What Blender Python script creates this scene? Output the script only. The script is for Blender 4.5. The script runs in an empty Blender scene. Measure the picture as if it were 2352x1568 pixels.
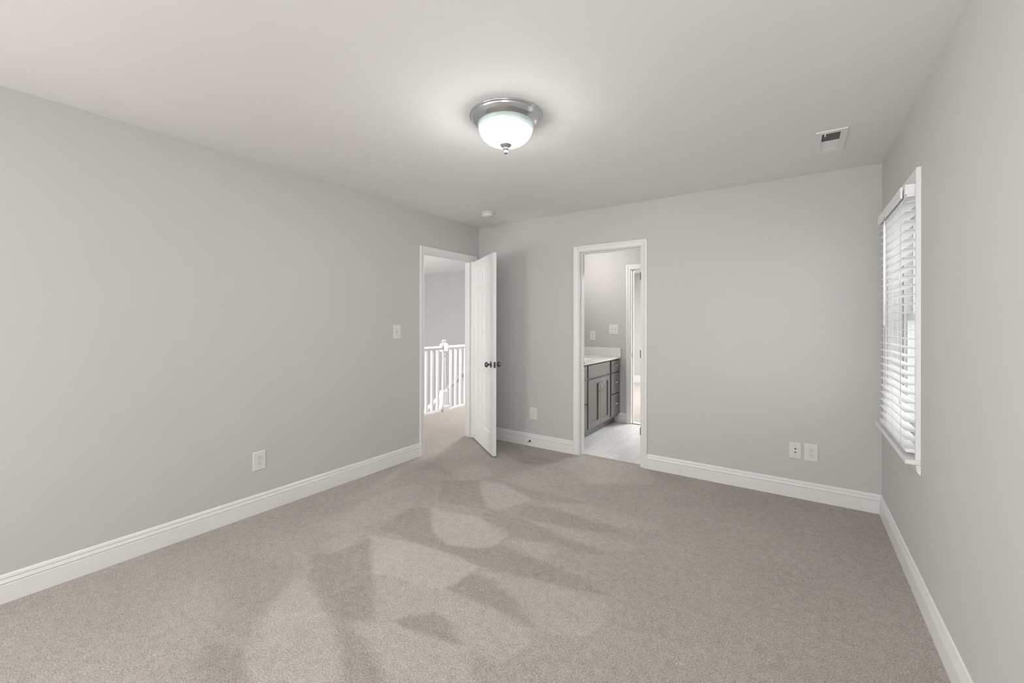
import bpy, bmesh, math
import numpy as np
from mathutils import Vector, Matrix
S = bpy.context.scene
COL = S.collection
PI = math.pi

# ------------------------------------------------------------------ camera
H = 2.44                       # ceiling height
L, D, R = -3.106, 3.864, 0.483  # left wall x, back wall y, right wall x
REAR = -2.2
cd = bpy.data.cameras.new('camera'); cam = bpy.data.objects.new('camera', cd); COL.objects.link(cam)
cd.sensor_width = 36.0; cd.lens = 965.0 / 2352 * 36.0
cd.shift_x = 0.0; cd.shift_y = -(784 - 740.8) / 2352.0
cd.clip_start = 0.02
cam.matrix_world = Matrix.Translation((0, 0, 1.3266)) @ Matrix.Rotation(0.59776, 4, 'Z') @ Matrix.Rotation(PI / 2, 4, 'X') @ Matrix.Rotation(0.00141, 4, 'Z')
S.camera = cam

# ------------------------------------------------------------------ view / world
S.view_settings.view_transform = 'Standard'; S.view_settings.look = 'None'
S.view_settings.gamma = 1.0; S.view_settings.use_curve_mapping = False
S.view_settings.exposure = 0.13
W = bpy.data.worlds.new('world'); S.world = W; W.use_nodes = True
bg = W.node_tree.nodes['Background']; bg.inputs[0].default_value = (0.98, 0.985, 1.0, 1); bg.inputs[1].default_value = 1.3

def area(name, loc, rot, sx, sy, power, color=(1, 1, 1)):
    ld = bpy.data.lights.new(name, 'AREA'); ld.shape = 'RECTANGLE'; ld.size = sx; ld.size_y = sy
    ld.energy = power; ld.color = color
    o = bpy.data.objects.new(name, ld); o.location = loc; o.rotation_euler = rot; COL.objects.link(o); return o
# soft fill lights added out of view behind the camera to brighten the room
area('rear_left_fill', (-2.7, -1.7, 1.2), (PI / 2, 0, -math.radians(52)), 0.9, 1.2, 42, (1.0, 0.995, 0.985))
area('fill_high', (-0.6, -0.7, 2.3), (math.radians(65), 0, math.radians(15)), 1.6, 0.2, 17, (1.0, 0.995, 0.985))
def lamp(name, kind, loc, power, radius, target=None, angle=1.2, color=(1, 0.995, 0.985)):
    ld = bpy.data.lights.new(name, kind); ld.energy = power; ld.color = color; ld.shadow_soft_size = radius
    o = bpy.data.objects.new(name, ld); o.location = loc; COL.objects.link(o)
    if kind == 'SPOT':
        ld.spot_size = angle; ld.spot_blend = 1.0
        o.rotation_euler = (Vector(target) - Vector(loc)).to_track_quat('-Z', 'Y').to_euler()
    return o
lamp('fill_ceiling', 'SPOT', (0.2, -0.6, 0.8), 54, 0.35, (-0.7, 3.1, 2.44), 1.35)  # added spot, lifts the far part of the ceiling
lamp('fill_right_wall', 'SPOT', (-1.6, -1.2, 1.3), 66, 0.35, (0.483, 1.2, 1.2), 1.0)  # added spot, brightens the right wall from behind the camera
# bathroom light over the vanity, added unseen fills for hall, stairwell and next bedroom
lamp('bathroom_vanity_light', 'POINT', (-2.30, 4.72, 2.12), 12.5, 0.10, color=(1, 1, 0.995))
area('hall_ceiling_fill', (-3.85, 5.6, H - 0.02), (0, 0, 0), 0.35, 0.35, 62, (1, 0.99, 0.98))  # added panel out of view, brightens the hall
area('stairwell_fill', (-6.2, 1.5, 0.0), (math.radians(95), 0, 0), 2.4, 2.4, 135, (1, 0.995, 0.98))  # added panel inside the stairwell, lifts the hall back wall
sk = bpy.data.lights.new('sky_glow_outside_window', 'SUN'); sk.energy = 4.2; sk.angle = math.radians(100); sk.color = (1.0, 0.99, 0.97)
sko = bpy.data.objects.new('sky_glow_outside_window', sk); COL.objects.link(sko); sko.rotation_euler = Vector((-1, -0.05, -0.25)).to_track_quat('-Z', 'Y').to_euler()
area('next_room_fill', (-0.5, 8.0, H - 0.05), (0, 0, 0), 1.2, 1.2, 215, (1, 1, 1))  # added overhead fill, brightens the room past the bathroom
FIX_EMIT = 122.0

# ------------------------------------------------------------------ materials
def newmat(n):
    m = bpy.data.materials.new(n); m.use_nodes = True
    return m, m.node_tree, m.node_tree.nodes['Principled BSDF']
def mat(n, col, rough=0.5, metal=0.0, bump=0.0, bscale=200.0, var=0.0, vscale=3.0, spec=0.5):
    m, t, p = newmat(n)
    p.inputs['Base Color'].default_value = (*col, 1); p.inputs['Roughness'].default_value = rough
    p.inputs['Metallic'].default_value = metal; p.inputs['Specular IOR Level'].default_value = spec
    tc = t.nodes.new('ShaderNodeTexCoord')
    if var > 0:
        nz = t.nodes.new('ShaderNodeTexNoise'); nz.inputs['Scale'].default_value = vscale; nz.inputs['Detail'].default_value = 3
        mr = t.nodes.new('ShaderNodeMapRange'); mr.inputs['To Min'].default_value = 1 - var; mr.inputs['To Max'].default_value = 1 + var
        mx = t.nodes.new('ShaderNodeVectorMath'); mx.operation = 'SCALE'; mx.inputs[0].default_value = col
        t.links.new(tc.outputs['Object'], nz.inputs['Vector']); t.links.new(nz.outputs['Fac'], mr.inputs['Value'])
        t.links.new(mr.outputs['Result'], mx.inputs['Scale']); t.links.new(mx.outputs['Vector'], p.inputs['Base Color'])
    if bump > 0:
        nb = t.nodes.new('ShaderNodeTexNoise'); nb.inputs['Scale'].default_value = bscale; nb.inputs['Detail'].default_value = 2
        bp = t.nodes.new('ShaderNodeBump'); bp.inputs['Strength'].default_value = bump; bp.inputs['Distance'].default_value = 0.001
        t.links.new(tc.outputs['Object'], nb.inputs['Vector']); t.links.new(nb.outputs['Fac'], bp.inputs['Height']); t.links.new(bp.outputs['Normal'], p.inputs['Normal'])
    return m
M_wall = mat('grey_wall_paint', (0.585, 0.578, 0.563), 0.75, bump=0.12, bscale=260, var=0.01, spec=0.25)
M_ceil = mat('ceiling_paint', (0.83, 0.818, 0.80), 0.9, bump=0.1, bscale=200, var=0.01, spec=0.1)
M_hall = mat('hall_wall_paint', (0.53, 0.524, 0.522), 0.8, bump=0.12, bscale=260, var=0.01, spec=0.2)
M_bathwall = mat('bathroom_wall_paint', (0.56, 0.545, 0.525), 0.7, bump=0.1, bscale=260, var=0.01, spec=0.3)
M_trim = mat('white_trim_paint', (0.82, 0.813, 0.80), 0.35, bump=0.03, bscale=60, spec=0.4)
M_door = mat('white_door_paint', (0.82, 0.815, 0.805), 0.38, bump=0.05, bscale=120, spec=0.4)
M_plate = mat('white_plastic', (0.75, 0.74, 0.725), 0.3, bump=0.02, bscale=40)
M_slot = mat('dark_slot', (0.03, 0.028, 0.025), 0.6, bump=0.02)
M_gap = mat('grey_plastic_seam', (0.33, 0.32, 0.31), 0.6, bump=0.02)
M_nick = mat('brushed_nickel', (0.63, 0.65, 0.66), 0.22, 1.0, bump=0.04, bscale=500)
M_satin = mat('satin_nickel', (0.30, 0.30, 0.29), 0.42, 0.6, bump=0.04, bscale=500)
M_dnick = mat('dark_nickel', (0.20, 0.19, 0.18), 0.25, 1.0, bump=0.05, bscale=300)
M_bronze = mat('tarnished_steel', (0.16, 0.155, 0.15), 0.35, 1.0, bump=0.05, bscale=300)
M_cab = mat('grey_cabinet_paint', (0.163, 0.158, 0.150), 0.4, bump=0.05, bscale=100, var=0.02, vscale=8)
M_counter = mat('white_cultured_marble', (0.80, 0.785, 0.745), 0.18, var=0.02, vscale=5)
M_blind = mat('white_blind_vinyl', (0.88, 0.876, 0.865), 0.4, bump=0.03, bscale=50)
M_cord = mat('white_cord', (0.80, 0.79, 0.77), 0.7, bump=0.3, bscale=900)
M_vinyl = mat('white_window_vinyl', (0.78, 0.78, 0.77), 0.35, bump=0.02)
M_duct = mat('dark_duct_metal', (0.26, 0.25, 0.24), 0.6, 0.3, bump=0.05)
M_louver_shade = mat('grey_louver_shade', (0.55, 0.54, 0.52), 0.6, bump=0.05)  # darker grey puts shade into the near half of the white louvers
M_rubber = mat('white_rubber', (0.72, 0.72, 0.70), 0.8, bump=0.05)

def glass_mat():
    m = bpy.data.materials.new('window_glass'); m.use_nodes = True; t = m.node_tree
    for n in list(t.nodes): t.nodes.remove(n)
    o = t.nodes.new('ShaderNodeOutputMaterial'); mx = t.nodes.new('ShaderNodeMixShader'); tr = t.nodes.new('ShaderNodeBsdfTransparent')
    gl = t.nodes.new('ShaderNodeBsdfGlossy'); gl.inputs['Roughness'].default_value = 0.02; tr.inputs[0].default_value = (0.95, 0.97, 0.96, 1)
    fr = t.nodes.new('ShaderNodeFresnel'); fr.inputs['IOR'].default_value = 1.45
    fm = t.nodes.new('ShaderNodeMath'); fm.operation = 'MULTIPLY'; fm.inputs[1].default_value = 0.35; t.links.new(fr.outputs[0], fm.inputs[0]); t.links.new(fm.outputs[0], mx.inputs[0]); t.links.new(tr.outputs[0], mx.inputs[1]); t.links.new(gl.outputs[0], mx.inputs[2]); t.links.new(mx.outputs[0], o.inputs[0])
    return m
M_glass = glass_mat()

def bowl_mat():
    # swirled alabaster glass lit by the bulbs inside: brightest where the bulbs sit
    m, t, p = newmat('alabaster_glass')
    p.inputs['Base Color'].default_value = (0.40, 0.46, 0.43, 1); p.inputs['Roughness'].default_value = 0.15
    tc = t.nodes.new('ShaderNodeTexCoord')
    mp = t.nodes.new('ShaderNodeMapping'); mp.inputs['Scale'].default_value = (6, 6, 40); mp.inputs['Rotation'].default_value = (0.25, 0.3, 0)
    nz = t.nodes.new('ShaderNodeTexNoise'); nz.inputs['Scale'].default_value = 1.0; nz.inputs['Detail'].default_value = 4; nz.inputs['Distortion'].default_value = 1.2
    t.links.new(tc.outputs['Object'], mp.inputs['Vector']); t.links.new(mp.outputs[0], nz.inputs['Vector'])
    sp = t.nodes.new('ShaderNodeSeparateXYZ'); t.links.new(tc.outputs['Object'], sp.inputs[0])
    mr = t.nodes.new('ShaderNodeMapRange'); mr.inputs['From Min'].default_value = -0.052; mr.inputs['From Max'].default_value = -0.126
    mr.inputs['To Min'].default_value = 0.0; mr.inputs['To Max'].default_value = 1.0; t.links.new(sp.outputs['Z'], mr.inputs['Value'])
    a = t.nodes.new('ShaderNodeMath'); a.operation = 'MULTIPLY_ADD'; a.inputs[1].default_value = 0.7; a.inputs[2].default_value = -0.35
    t.links.new(nz.outputs['Fac'], a.inputs[0])
    b = t.nodes.new('ShaderNodeMath'); b.operation = 'ADD'; b.use_clamp = True; t.links.new(mr.outputs[0], b.inputs[0]); t.links.new(a.outputs[0], b.inputs[1])
    cr = t.nodes.new('ShaderNodeValToRGB'); t.links.new(b.outputs[0], cr.inputs[0])
    e = cr.color_ramp.elements; e[0].position = 0.0; e[0].color = (0.0009, 0.0011, 0.0010, 1)
    e[1].position = 1.0; e[1].color = (1, 1, 1, 1)
    n1 = e.new(0.34); n1.color = (0.0036, 0.0043, 0.0045, 1); n2 = e.new(0.60); n2.color = (0.0105, 0.0118, 0.0124, 1)
    cx = t.nodes.new('ShaderNodeCombineXYZ'); t.links.new(sp.outputs['X'], cx.inputs[0]); t.links.new(sp.outputs['Y'], cx.inputs[1])
    ln = t.nodes.new('ShaderNodeVectorMath'); ln.operation = 'LENGTH'; t.links.new(cx.outputs[0], ln.inputs[0])
    m2 = t.nodes.new('ShaderNodeMapRange'); m2.inputs['From Min'].default_value = 0.05; m2.inputs['From Max'].default_value = 0.10
    m2.inputs['To Min'].default_value = FIX_EMIT * 0.015; m2.inputs['To Max'].default_value = FIX_EMIT; t.links.new(ln.outputs['Value'], m2.inputs['Value'])
    t.links.new(cr.outputs[0], p.inputs['Emission Color']); t.links.new(m2.outputs[0], p.inputs['Emission Strength'])
    return m
M_bowl = bowl_mat()

def carpet_mat():
    m, t, p = newmat('beige_carpet')
    p.inputs['Roughness'].default_value = 1.0; p.inputs['Specular IOR Level'].default_value = 0.0
    p.inputs['Sheen Weight'].default_value = 0.15; p.inputs['Sheen Roughness'].default_value = 0.6
    tc = t.nodes.new('ShaderNodeTexCoord')
    def noise(sc, det, rough=0.6, dist=0.0):
        n = t.nodes.new('ShaderNodeTexNoise'); n.inputs['Scale'].default_value = sc; n.inputs['Detail'].default_value = det
        n.inputs['Roughness'].default_value = rough; n.inputs['Distortion'].default_value = dist
        t.links.new(tc.outputs['Object'], n.inputs['Vector']); return n
    def ma(a, mul, add):
        x = t.nodes.new('ShaderNodeMath'); x.operation = 'MULTIPLY_ADD'; x.inputs[1].default_value = mul; x.inputs[2].default_value = add
        t.links.new(a, x.inputs[0]); return x.outputs[0]
    def add(a, b):
        x = t.nodes.new('ShaderNodeMath'); x.operation = 'ADD'; t.links.new(a, x.inputs[0]); t.links.new(b, x.inputs[1]); return x.outputs[0]
    fine = noise(150, 4, 0.75); mid = noise(28, 3, 0.6, 0.5); big = noise(2.2, 2)
    at = t.nodes.new('ShaderNodeAttribute'); at.attribute_name = 'pile_lay'
    vfine = noise(330, 3, 0.8)
    v = add(add(ma(fine.outputs['Fac'], 1.9, -0.95), ma(vfine.outputs['Fac'], 1.1, -0.55)), ma(mid.outputs['Fac'], 0.40, -0.20))
    v = add(v, ma(big.outputs['Fac'], 0.16, -0.08))
    v = add(v, ma(at.outputs['Fac'], 1.0, 0.5))
    cr = t.nodes.new('ShaderNodeValToRGB'); t.links.new(v, cr.inputs[0])
    e = cr.color_ramp.elements; e[0].position = 0.0; e[0].color = (0.155, 0.134, 0.116, 1); e[1].position = 1.0; e[1].color = (0.67, 0.635, 0.59, 1)
    k = e.new(0.5); k.color = (0.385, 0.350, 0.315, 1)
    t.links.new(cr.outputs[0], p.inputs['Base Color'])
    bp = t.nodes.new('ShaderNodeBump'); bp.inputs['Strength'].default_value = 0.6; bp.inputs['Distance'].default_value = 0.004
    t.links.new(fine.outputs['Fac'], bp.inputs['Height']); t.links.new(bp.outputs[0], p.inputs['Normal'])
    return m
M_carpet = carpet_mat()

def tile_mat():
    m, t, p = newmat('white_plank_tile'); p.inputs['Roughness'].default_value = 0.28
    tc = t.nodes.new('ShaderNodeTexCoord'); mp = t.nodes.new('ShaderNodeMapping')
    mp.inputs['Rotation'].default_value = (0, 0, PI / 2); mp.inputs['Location'].default_value = (0.0, 0.0, 0)
    t.links.new(tc.outputs['Object'], mp.inputs['Vector'])
    b = t.nodes.new('ShaderNodeTexBrick'); b.inputs['Scale'].default_value = 1.0
    b.inputs['Brick Width'].default_value = 0.915; b.inputs['Row Height'].default_value = 0.162; b.inputs['Mortar Size'].default_value = 0.0022
    b.inputs['Mortar Smooth'].default_value = 0.1; b.offset = 0.5
    b.inputs['Color1'].default_value = (0.74, 0.74, 0.73, 1); b.inputs['Color2'].default_value = (0.80, 0.80, 0.79, 1); b.inputs['Mortar'].default_value = (0.50, 0.49, 0.475, 1)
    t.links.new(mp.outputs[0], b.inputs['Vector'])
    mp2 = t.nodes.new('ShaderNodeMapping'); mp2.inputs['Scale'].default_value = (9, 1.5, 1); t.links.new(tc.outputs['Object'], mp2.inputs['Vector'])
    n = t.nodes.new('ShaderNodeTexNoise'); n.inputs['Scale'].default_value = 2.5; n.inputs['Detail'].default_value = 4; n.inputs['Distortion'].default_value = 1.0; t.links.new(mp2.outputs[0], n.inputs['Vector'])
    mr = t.nodes.new('ShaderNodeMapRange'); mr.inputs['To Min'].default_value = 0.88; mr.inputs['To Max'].default_value = 1.1; t.links.new(n.outputs['Fac'], mr.inputs['Value'])
    vm = t.nodes.new('ShaderNodeVectorMath'); vm.operation = 'SCALE'; t.links.new(b.outputs['Color'], vm.inputs[0]); t.links.new(mr.outputs[0], vm.inputs['Scale'])
    t.links.new(vm.outputs[0], p.inputs['Base Color'])
    return m
M_tile = tile_mat()

# ------------------------------------------------------------------ mesh helpers
class MB:
    def __init__(s): s.v = []; s.f = []; s.smooth = []
    def add(s, vs, fs, smooth=False, xf=None):
        o = len(s.v)
        s.v += [tuple(xf(q)) if xf else tuple(q) for q in vs]
        s.f += [tuple(i + o for i in q) for q in fs]; s.smooth += [smooth] * len(fs); return s
    def box(s, a, b, xf=None, bev=0.0):
        x0, y0, z0 = (min(a[i], b[i]) for i in range(3)); x1, y1, z1 = (max(a[i], b[i]) for i in range(3))
        if bev <= 0:
            vs = [(x, y, z) for z in (z0, z1) for y in (y0, y1) for x in (x0, x1)]
            fs = [(0, 2, 3, 1), (4, 5, 7, 6), (0, 1, 5, 4), (2, 6, 7, 3), (0, 4, 6, 2), (1, 3, 7, 5)]
            return s.add(vs, fs, False, xf)
        bm = bmesh.new(); bmesh.ops.create_cube(bm, size=1)
        for q in bm.verts: q.co = ((x0 + x1) / 2 + q.co.x * (x1 - x0), (y0 + y1) / 2 + q.co.y * (y1 - y0), (z0 + z1) / 2 + q.co.z * (z1 - z0))
        bmesh.ops.bevel(bm, geom=bm.edges[:], offset=bev, segments=2, profile=0.5, affect='EDGES')
        bm.verts.index_update()
        s.add([q.co[:] for q in bm.verts], [tuple(w.index for w in q.verts) for q in bm.faces], False, xf); bm.free(); return s
    def lathe(s, prof, seg=32, xf=None, smooth=True, scale=(1, 1)):
        vs, fs = [], []
        for r, z in prof:
            for i in range(seg):
                a = 2 * PI * i / seg; vs.append((r * math.cos(a) * scale[0], r * math.sin(a) * scale[1], z))
        for j in range(len(prof) - 1):
            for i in range(seg):
                k = (i + 1) % seg; fs.append((j * seg + i, j * seg + k, (j + 1) * seg + k, (j + 1) * seg + i))
        s.add(vs, fs, smooth, xf)
        for j in (0, len(prof) - 1):
            if prof[j][0] > 1e-5:
                s.add([vs[j * seg + i] for i in range(seg)], [tuple(range(seg))], False, xf)
        return s
    def tube(s, pts, r, seg=8, xf=None):
        pts = [Vector(p) for p in pts]; vs, fs = [], []; n = len(pts)
        t0 = (pts[1] - pts[0]).normalized(); ref = Vector((0, 0, 1)) if abs(t0.z) < 0.9 else Vector((1, 0, 0))
        u = t0.cross(ref).normalized()
        for i, p in enumerate(pts):
            t = (pts[min(i + 1, n - 1)] - pts[max(i - 1, 0)]).normalized()
            u = (u - t * u.dot(t)).normalized(); w = t.cross(u)
            rr = r[i] if isinstance(r, (list, tuple)) else r
            for k in range(seg):
                a = 2 * PI * k / seg; vs.append(tuple(p + u * (rr * math.cos(a)) + w * (rr * math.sin(a))))
        for i in range(n - 1):
            for k in range(seg):
                l = (k + 1) % seg; fs.append((i * seg + k, i * seg + l, (i + 1) * seg + l, (i + 1) * seg + k))
        fs.append(tuple(range(seg))); fs.append(tuple((n - 1) * seg + k for k in range(seg)))
        return s.add(vs, fs, True, xf)
    def sweep(s, prof, paths, smooth=False, close=True):
        """prof: n points; paths[j][i]: 3D position of profile point i at station j"""
        n = len(prof); vs = [p for st in paths for p in st]; fs = []
        rng = n if close else n - 1
        for j in range(len(paths) - 1):
            for i in range(rng):
                k = (i + 1) % n; fs.append((j * n + i, j * n + k, (j + 1) * n + k, (j + 1) * n + i))
        fs.append(tuple(range(n))); fs.append(tuple((len(paths) - 1) * n + i for i in range(n)))
        return s.add(vs, fs, smooth)
    def build(s, name, m, parent=None, kind=None):
        me = bpy.data.meshes.new(name); me.from_pydata(s.v, [], s.f); me.update()
        bm = bmesh.new(); bm.from_mesh(me); bmesh.ops.recalc_face_normals(bm, faces=bm.faces); bm.to_mesh(me); bm.free()
        me.polygons.foreach_set('use_smooth', s.smooth)
        me.materials.append(m)
        o = bpy.data.objects.new(name, me); COL.objects.link(o)
        if parent:
            o.parent = parent; bpy.context.view_layer.update()
            o.matrix_parent_inverse = parent.matrix_world.inverted()
        if kind: o['kind'] = kind
        return o
def empty(name, loc, label, cat, group=None, kind=None):
    o = bpy.data.objects.new(name, None); COL.objects.link(o); o.location = loc; o.empty_display_size = 0.05
    if label: o['label'] = label
    if cat: o['category'] = cat
    if group: o['group'] = group
    if kind: o['kind'] = kind
    bpy.context.view_layer.update()
    return o
def struct(o, label=None, cat=None):
    o['kind'] = 'structure'
    if label: o['label'] = label
    if cat: o['category'] = cat
    return o
def slab(mb, u0, u1, v0, v1, holes, w0, w1, f):
    """rectangle u0..u1 x v0..v1 with rectangular holes, thickness w0..w1; f maps (u,v,w) -> xyz"""
    us = sorted({u0, u1, *[h[0] for h in holes], *[h[1] for h in holes]}); vs = sorted({v0, v1, *[h[2] for h in holes], *[h[3] for h in holes]})
    us = [u for u in us if u0 <= u <= u1]; vs = [v for v in vs if v0 <= v <= v1]
    for w in (w0, w1):
        for i in range(len(us) - 1):
            for j in range(len(vs) - 1):
                cu, cv = (us[i] + us[i + 1]) / 2, (vs[j] + vs[j + 1]) / 2
                if any(h[0] < cu < h[1] and h[2] < cv < h[3] for h in holes): continue
                mb.add([f(us[i], vs[j], w), f(us[i + 1], vs[j], w), f(us[i + 1], vs[j + 1], w), f(us[i], vs[j + 1], w)], [(0, 1, 2, 3)])
    for (a, b, c, d) in [(u0, u1, v0, v1)] + [(max(h[0], u0), min(h[1], u1), max(h[2], v0), min(h[3], v1)) for h in holes]:
        outer = (a, b, c, d) == (u0, u1, v0, v1)
        for (p, q) in (((a, c), (b, c)), ((b, c), (b, d)), ((b, d), (a, d)), ((a, d), (a, c))):
            if not outer and ((p[0] == q[0] and p[0] in (u0, u1)) or (p[1] == q[1] and p[1] in (v0, v1))): continue
            if outer and p[1] == q[1]:      # leave the sill line of an opening that reaches the edge free
                cuts = [(max(h[0], u0), min(h[1], u1)) for h in holes if h[2] < p[1] < h[3] or h[2] < p[1] - 1e-6 and h[3] > p[1] + 1e-6]
                x = u0; segs = []
                for h0, h1 in sorted(cuts): segs.append((x, h0)); x = h1
                segs.append((x, u1))
                for x0, x1 in segs: mb.add([f(x0, p[1], w0), f(x1, p[1], w0), f(x1, p[1], w1), f(x0, p[1], w1)], [(0, 1, 2, 3)])
                continue
            mb.add([f(*p, w0), f(*q, w0), f(*q, w1), f(*p, w1)], [(0, 1, 2, 3)])
    return mb

# ------------------------------------------------------------------ floors
HD0, HD1, DH = 2.994, 3.757, 2.03        # hall door clear opening (y), head height
BD0, BD1 = -1.811, -1.200                # bathroom door clear opening (x)
JT = 0.019
WT = 0.115                               # wall thickness
BATH_L, BATH_R, BATH_Y = -2.52, -0.55, 5.462
HALL_X = -4.46
WIN0, WIN1, WZ0, WZ1 = 2.809, 3.632, 0.672, 2.015

def P(x, y): return (500 + x / 2.352, 1000 + y / 2.352)
def unproj(px):
    u = px[0] - 1176; v = px[1] - 740.8; yaw = 0.59776; r = u / 965.0; z = -v / 965.0
    d = (r * math.cos(yaw) - math.sin(yaw), r * math.sin(yaw) + math.cos(yaw)); t = -1.3266 / z
    return (d[0] * t, d[1] * t)
# vacuum-cleaner tracks in the pile: measured outlines (on the carpet) and how far each lies lighter / darker
TR = [
 (0.14, 0.012, [(1150,385),(1430,450),(1590,530),(1480,600),(1400,610),(1240,590),(1160,520)]),
 (0.14, 0.012, [(825,540),(1090,585),(1300,650),(1410,710),(1230,825),(1010,790),(840,740)]),
 (0.11, 0.015, [(1420,240),(1560,270),(1715,350),(1560,395),(1480,395),(1430,320)]),
 (0.07, 0.04, [(560,600),(640,540),(800,520),(720,600),(660,640)]),
 (0.10, 0.05, [(420,720),(480,780),(590,950),(660,1100),(700,1400),(160,1400),(180,1150),(240,980),(400,780)]),
 (0.07, 0.03, [(1410,730),(1750,780),(2100,910),(2080,1050),(1950,1090),(1740,1050),(1560,830)]),
 (0.09, 0.02, [(1230,840),(1480,930),(1720,1060),(1700,1150),(1500,1250),(1340,1140),(1250,980)]),
 (0.09, 0.02, [(730,1010),(960,1010),(1110,1080),(1350,1150),(1420,1400),(980,1400),(830,1160)]),
 (0.07, 0.04, [(840,740),(1010,790),(1230,830),(1240,960),(1180,955),(940,1000),(860,1000)]),
 (0.09, 0.03, [(1540,560),(1820,570),(1830,620),(1750,680)]),
 (0.07, 0.03, [(1660,450),(2000,510),(2300,600),(2200,640),(1900,560)]),
 (0.06, 0.04, [(840,320),(1110,250),(1050,380),(700,540),(560,520)]),
 (0.07, 0.03, [(1750,370),(2000,375),(2400,480),(2400,520),(2150,490)]),
 (0.08, 0.04, [(1280,170),(1420,150),(1500,210),(1400,240),(1300,250)]),
 (0.10, 0.05, [(1960,110),(2270,160),(2352,200),(2352,260),(2000,260),(1880,170)]),
 (-0.12, 0.02, [(510,630),(600,640),(830,560),(855,1000),(700,1010),(640,1000),(560,880),(490,760)]),
 (-0.11, 0.02, [(1210,240),(1415,240),(1430,330),(1450,400),(1190,360)]),
 (-0.12, 0.015, [(880,500),(1060,385),(1150,390),(1165,520),(1240,590),(1400,610),(1530,590),(1900,740),(2140,870),(1750,790),(1410,700),(1300,650),(1080,585)]),
 (-0.12, 0.02, [(1250,820),(1370,750),(1560,830),(1740,1050),(1480,930)]),
 (-0.13, 0.015, [(940,1000),(1180,960),(1240,1010),(1330,1130),(1110,1070)]),
 (-0.11, 0.04, [(640,1010),(760,1090),(830,1160),(960,1400),(690,1400),(660,1200)]),
 (-0.11, 0.04, [(-100,1100),(60,1120),(130,1170),(170,1400),(-100,1400)]),
 (-0.10, 0.02, [(1460,400),(1660,450),(1900,560),(2160,660),(1800,590),(1540,540),(1430,450)]),
 (-0.10, 0.02, [(1670,380),(1790,390),(2150,500),(2250,545),(1900,500),(1600,440)]),
 (-0.09, 0.02, [(1480,230),(1740,300),(1980,360),(1720,350),(1560,270)]),
 (-0.10, 0.03, [(1010,160),(1130,130),(1250,190),(1270,235),(1150,180),(1050,200),(950,250)]),
 (-0.10, 0.03, [(1530,40),(1600,50),(1680,100),(1880,140),(1750,160),(1640,150),(1540,90)]),
 (-0.06, 0.06, [(0,640),(480,700),(400,780),(240,980),(150,1100),(0,1080)]),
 (-0.05, 0.05, [(560,450),(900,320),(860,300),(560,400)]),
]
TRW = [(a, s, [unproj(P(*q)) for q in poly]) for a, s, poly in TR]
def lay_at(X, Y):
    out = np.zeros_like(X)
    wob = 0.012 * np.sin(X * 9 + Y * 5) + 0.01 * np.sin(X * 23 - Y * 17)
    for a, soft, poly in TRW:
        x0 = min(p[0] for p in poly) - .2; x1 = max(p[0] for p in poly) + .2; y0 = min(p[1] for p in poly) - .2; y1 = max(p[1] for p in poly) + .2
        idx = np.where((X > x0) & (X < x1) & (Y > y0) & (Y < y1))[0]
        if len(idx) == 0: continue
        px, py = X[idx], Y[idx]; ins = np.zeros(len(idx), bool); dist = np.full(len(idx), 9.0)
        for i in range(len(poly)):
            ax, ay = poly[i]; bx, by = poly[(i + 1) % len(poly)]
            c = ((ay > py) != (by > py)) & (px < (bx - ax) * (py - ay) / ((by - ay) or 1e-9) + ax); ins ^= c
            dx, dy = bx - ax, by - ay; tt = np.clip(((px - ax) * dx + (py - ay) * dy) / (dx * dx + dy * dy + 1e-12), 0, 1)
            dist = np.minimum(dist, np.hypot(px - ax - tt * dx, py - ay - tt * dy))
        sd = np.where(ins, dist, -dist) + wob[idx] * 0.6
        w = np.clip(sd / (1.4 * soft) + 0.5, 0, 1); w = w * w * (3 - 2 * w)
        out[idx] += (a if a > 0 else 0.88 * a) * w
    return out
def carpet(name, x0, x1, y0, y1, step):
    xs = np.arange(x0, x1 + 1e-6, (x1 - x0) / math.ceil((x1 - x0) / step)); ys = np.arange(y0, y1 + 1e-6, (y1 - y0) / math.ceil((y1 - y0) / step))
    XX, YY = np.meshgrid(xs, ys); X, Y = XX.ravel(), YY.ravel(); nx, ny = len(xs), len(ys)
    vs = np.stack([X, Y, np.zeros_like(X)], 1)
    i = np.arange(nx - 1)[None, :] + nx * np.arange(ny - 1)[:, None]; i = i.ravel()
    fs = np.stack([i, i + 1, i + 1 + nx, i + nx], 1)
    me = bpy.data.meshes.new(name); me.from_pydata(vs.tolist(), [], fs.tolist()); me.update()
    at = me.attributes.new('pile_lay', 'FLOAT', 'POINT'); at.data.foreach_set('value', lay_at(X, Y).astype(np.float32))
    me.materials.append(M_carpet); o = bpy.data.objects.new(name, me); COL.objects.link(o); return o
fl = struct(carpet('floor', L - WT / 2, R + 0.05, REAR - 0.05, 3.935, 0.02))
fl2 = struct(carpet('floor', HALL_X + 0.02, L - WT / 2, 2.0, 6.9, 0.05))
mb = MB(); mb.box((BATH_L - .1, 3.935, -0.05), (BATH_R + .1, BATH_Y + WT, -0.004)); bf = struct(mb.build('floor', M_tile))
# put tile joints where the photo has them
bf.location = (0, 0, 0)
fl3 = struct(carpet('floor', -4.6, 0.6, BATH_Y + WT, 9.4, 0.1))
mb = MB(); mb.box((BD0 - .03, 3.93, -.004), (BD1 + .03, 3.942, .002)); struct(mb.build('trim_5', M_counter))
# lower storey floor under the stairwell
mb = MB(); mb.box((-8.2, 0.9, -2.85), (HALL_X, 7.0, -2.75)); struct(mb.build('floor', M_hall))

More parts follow.
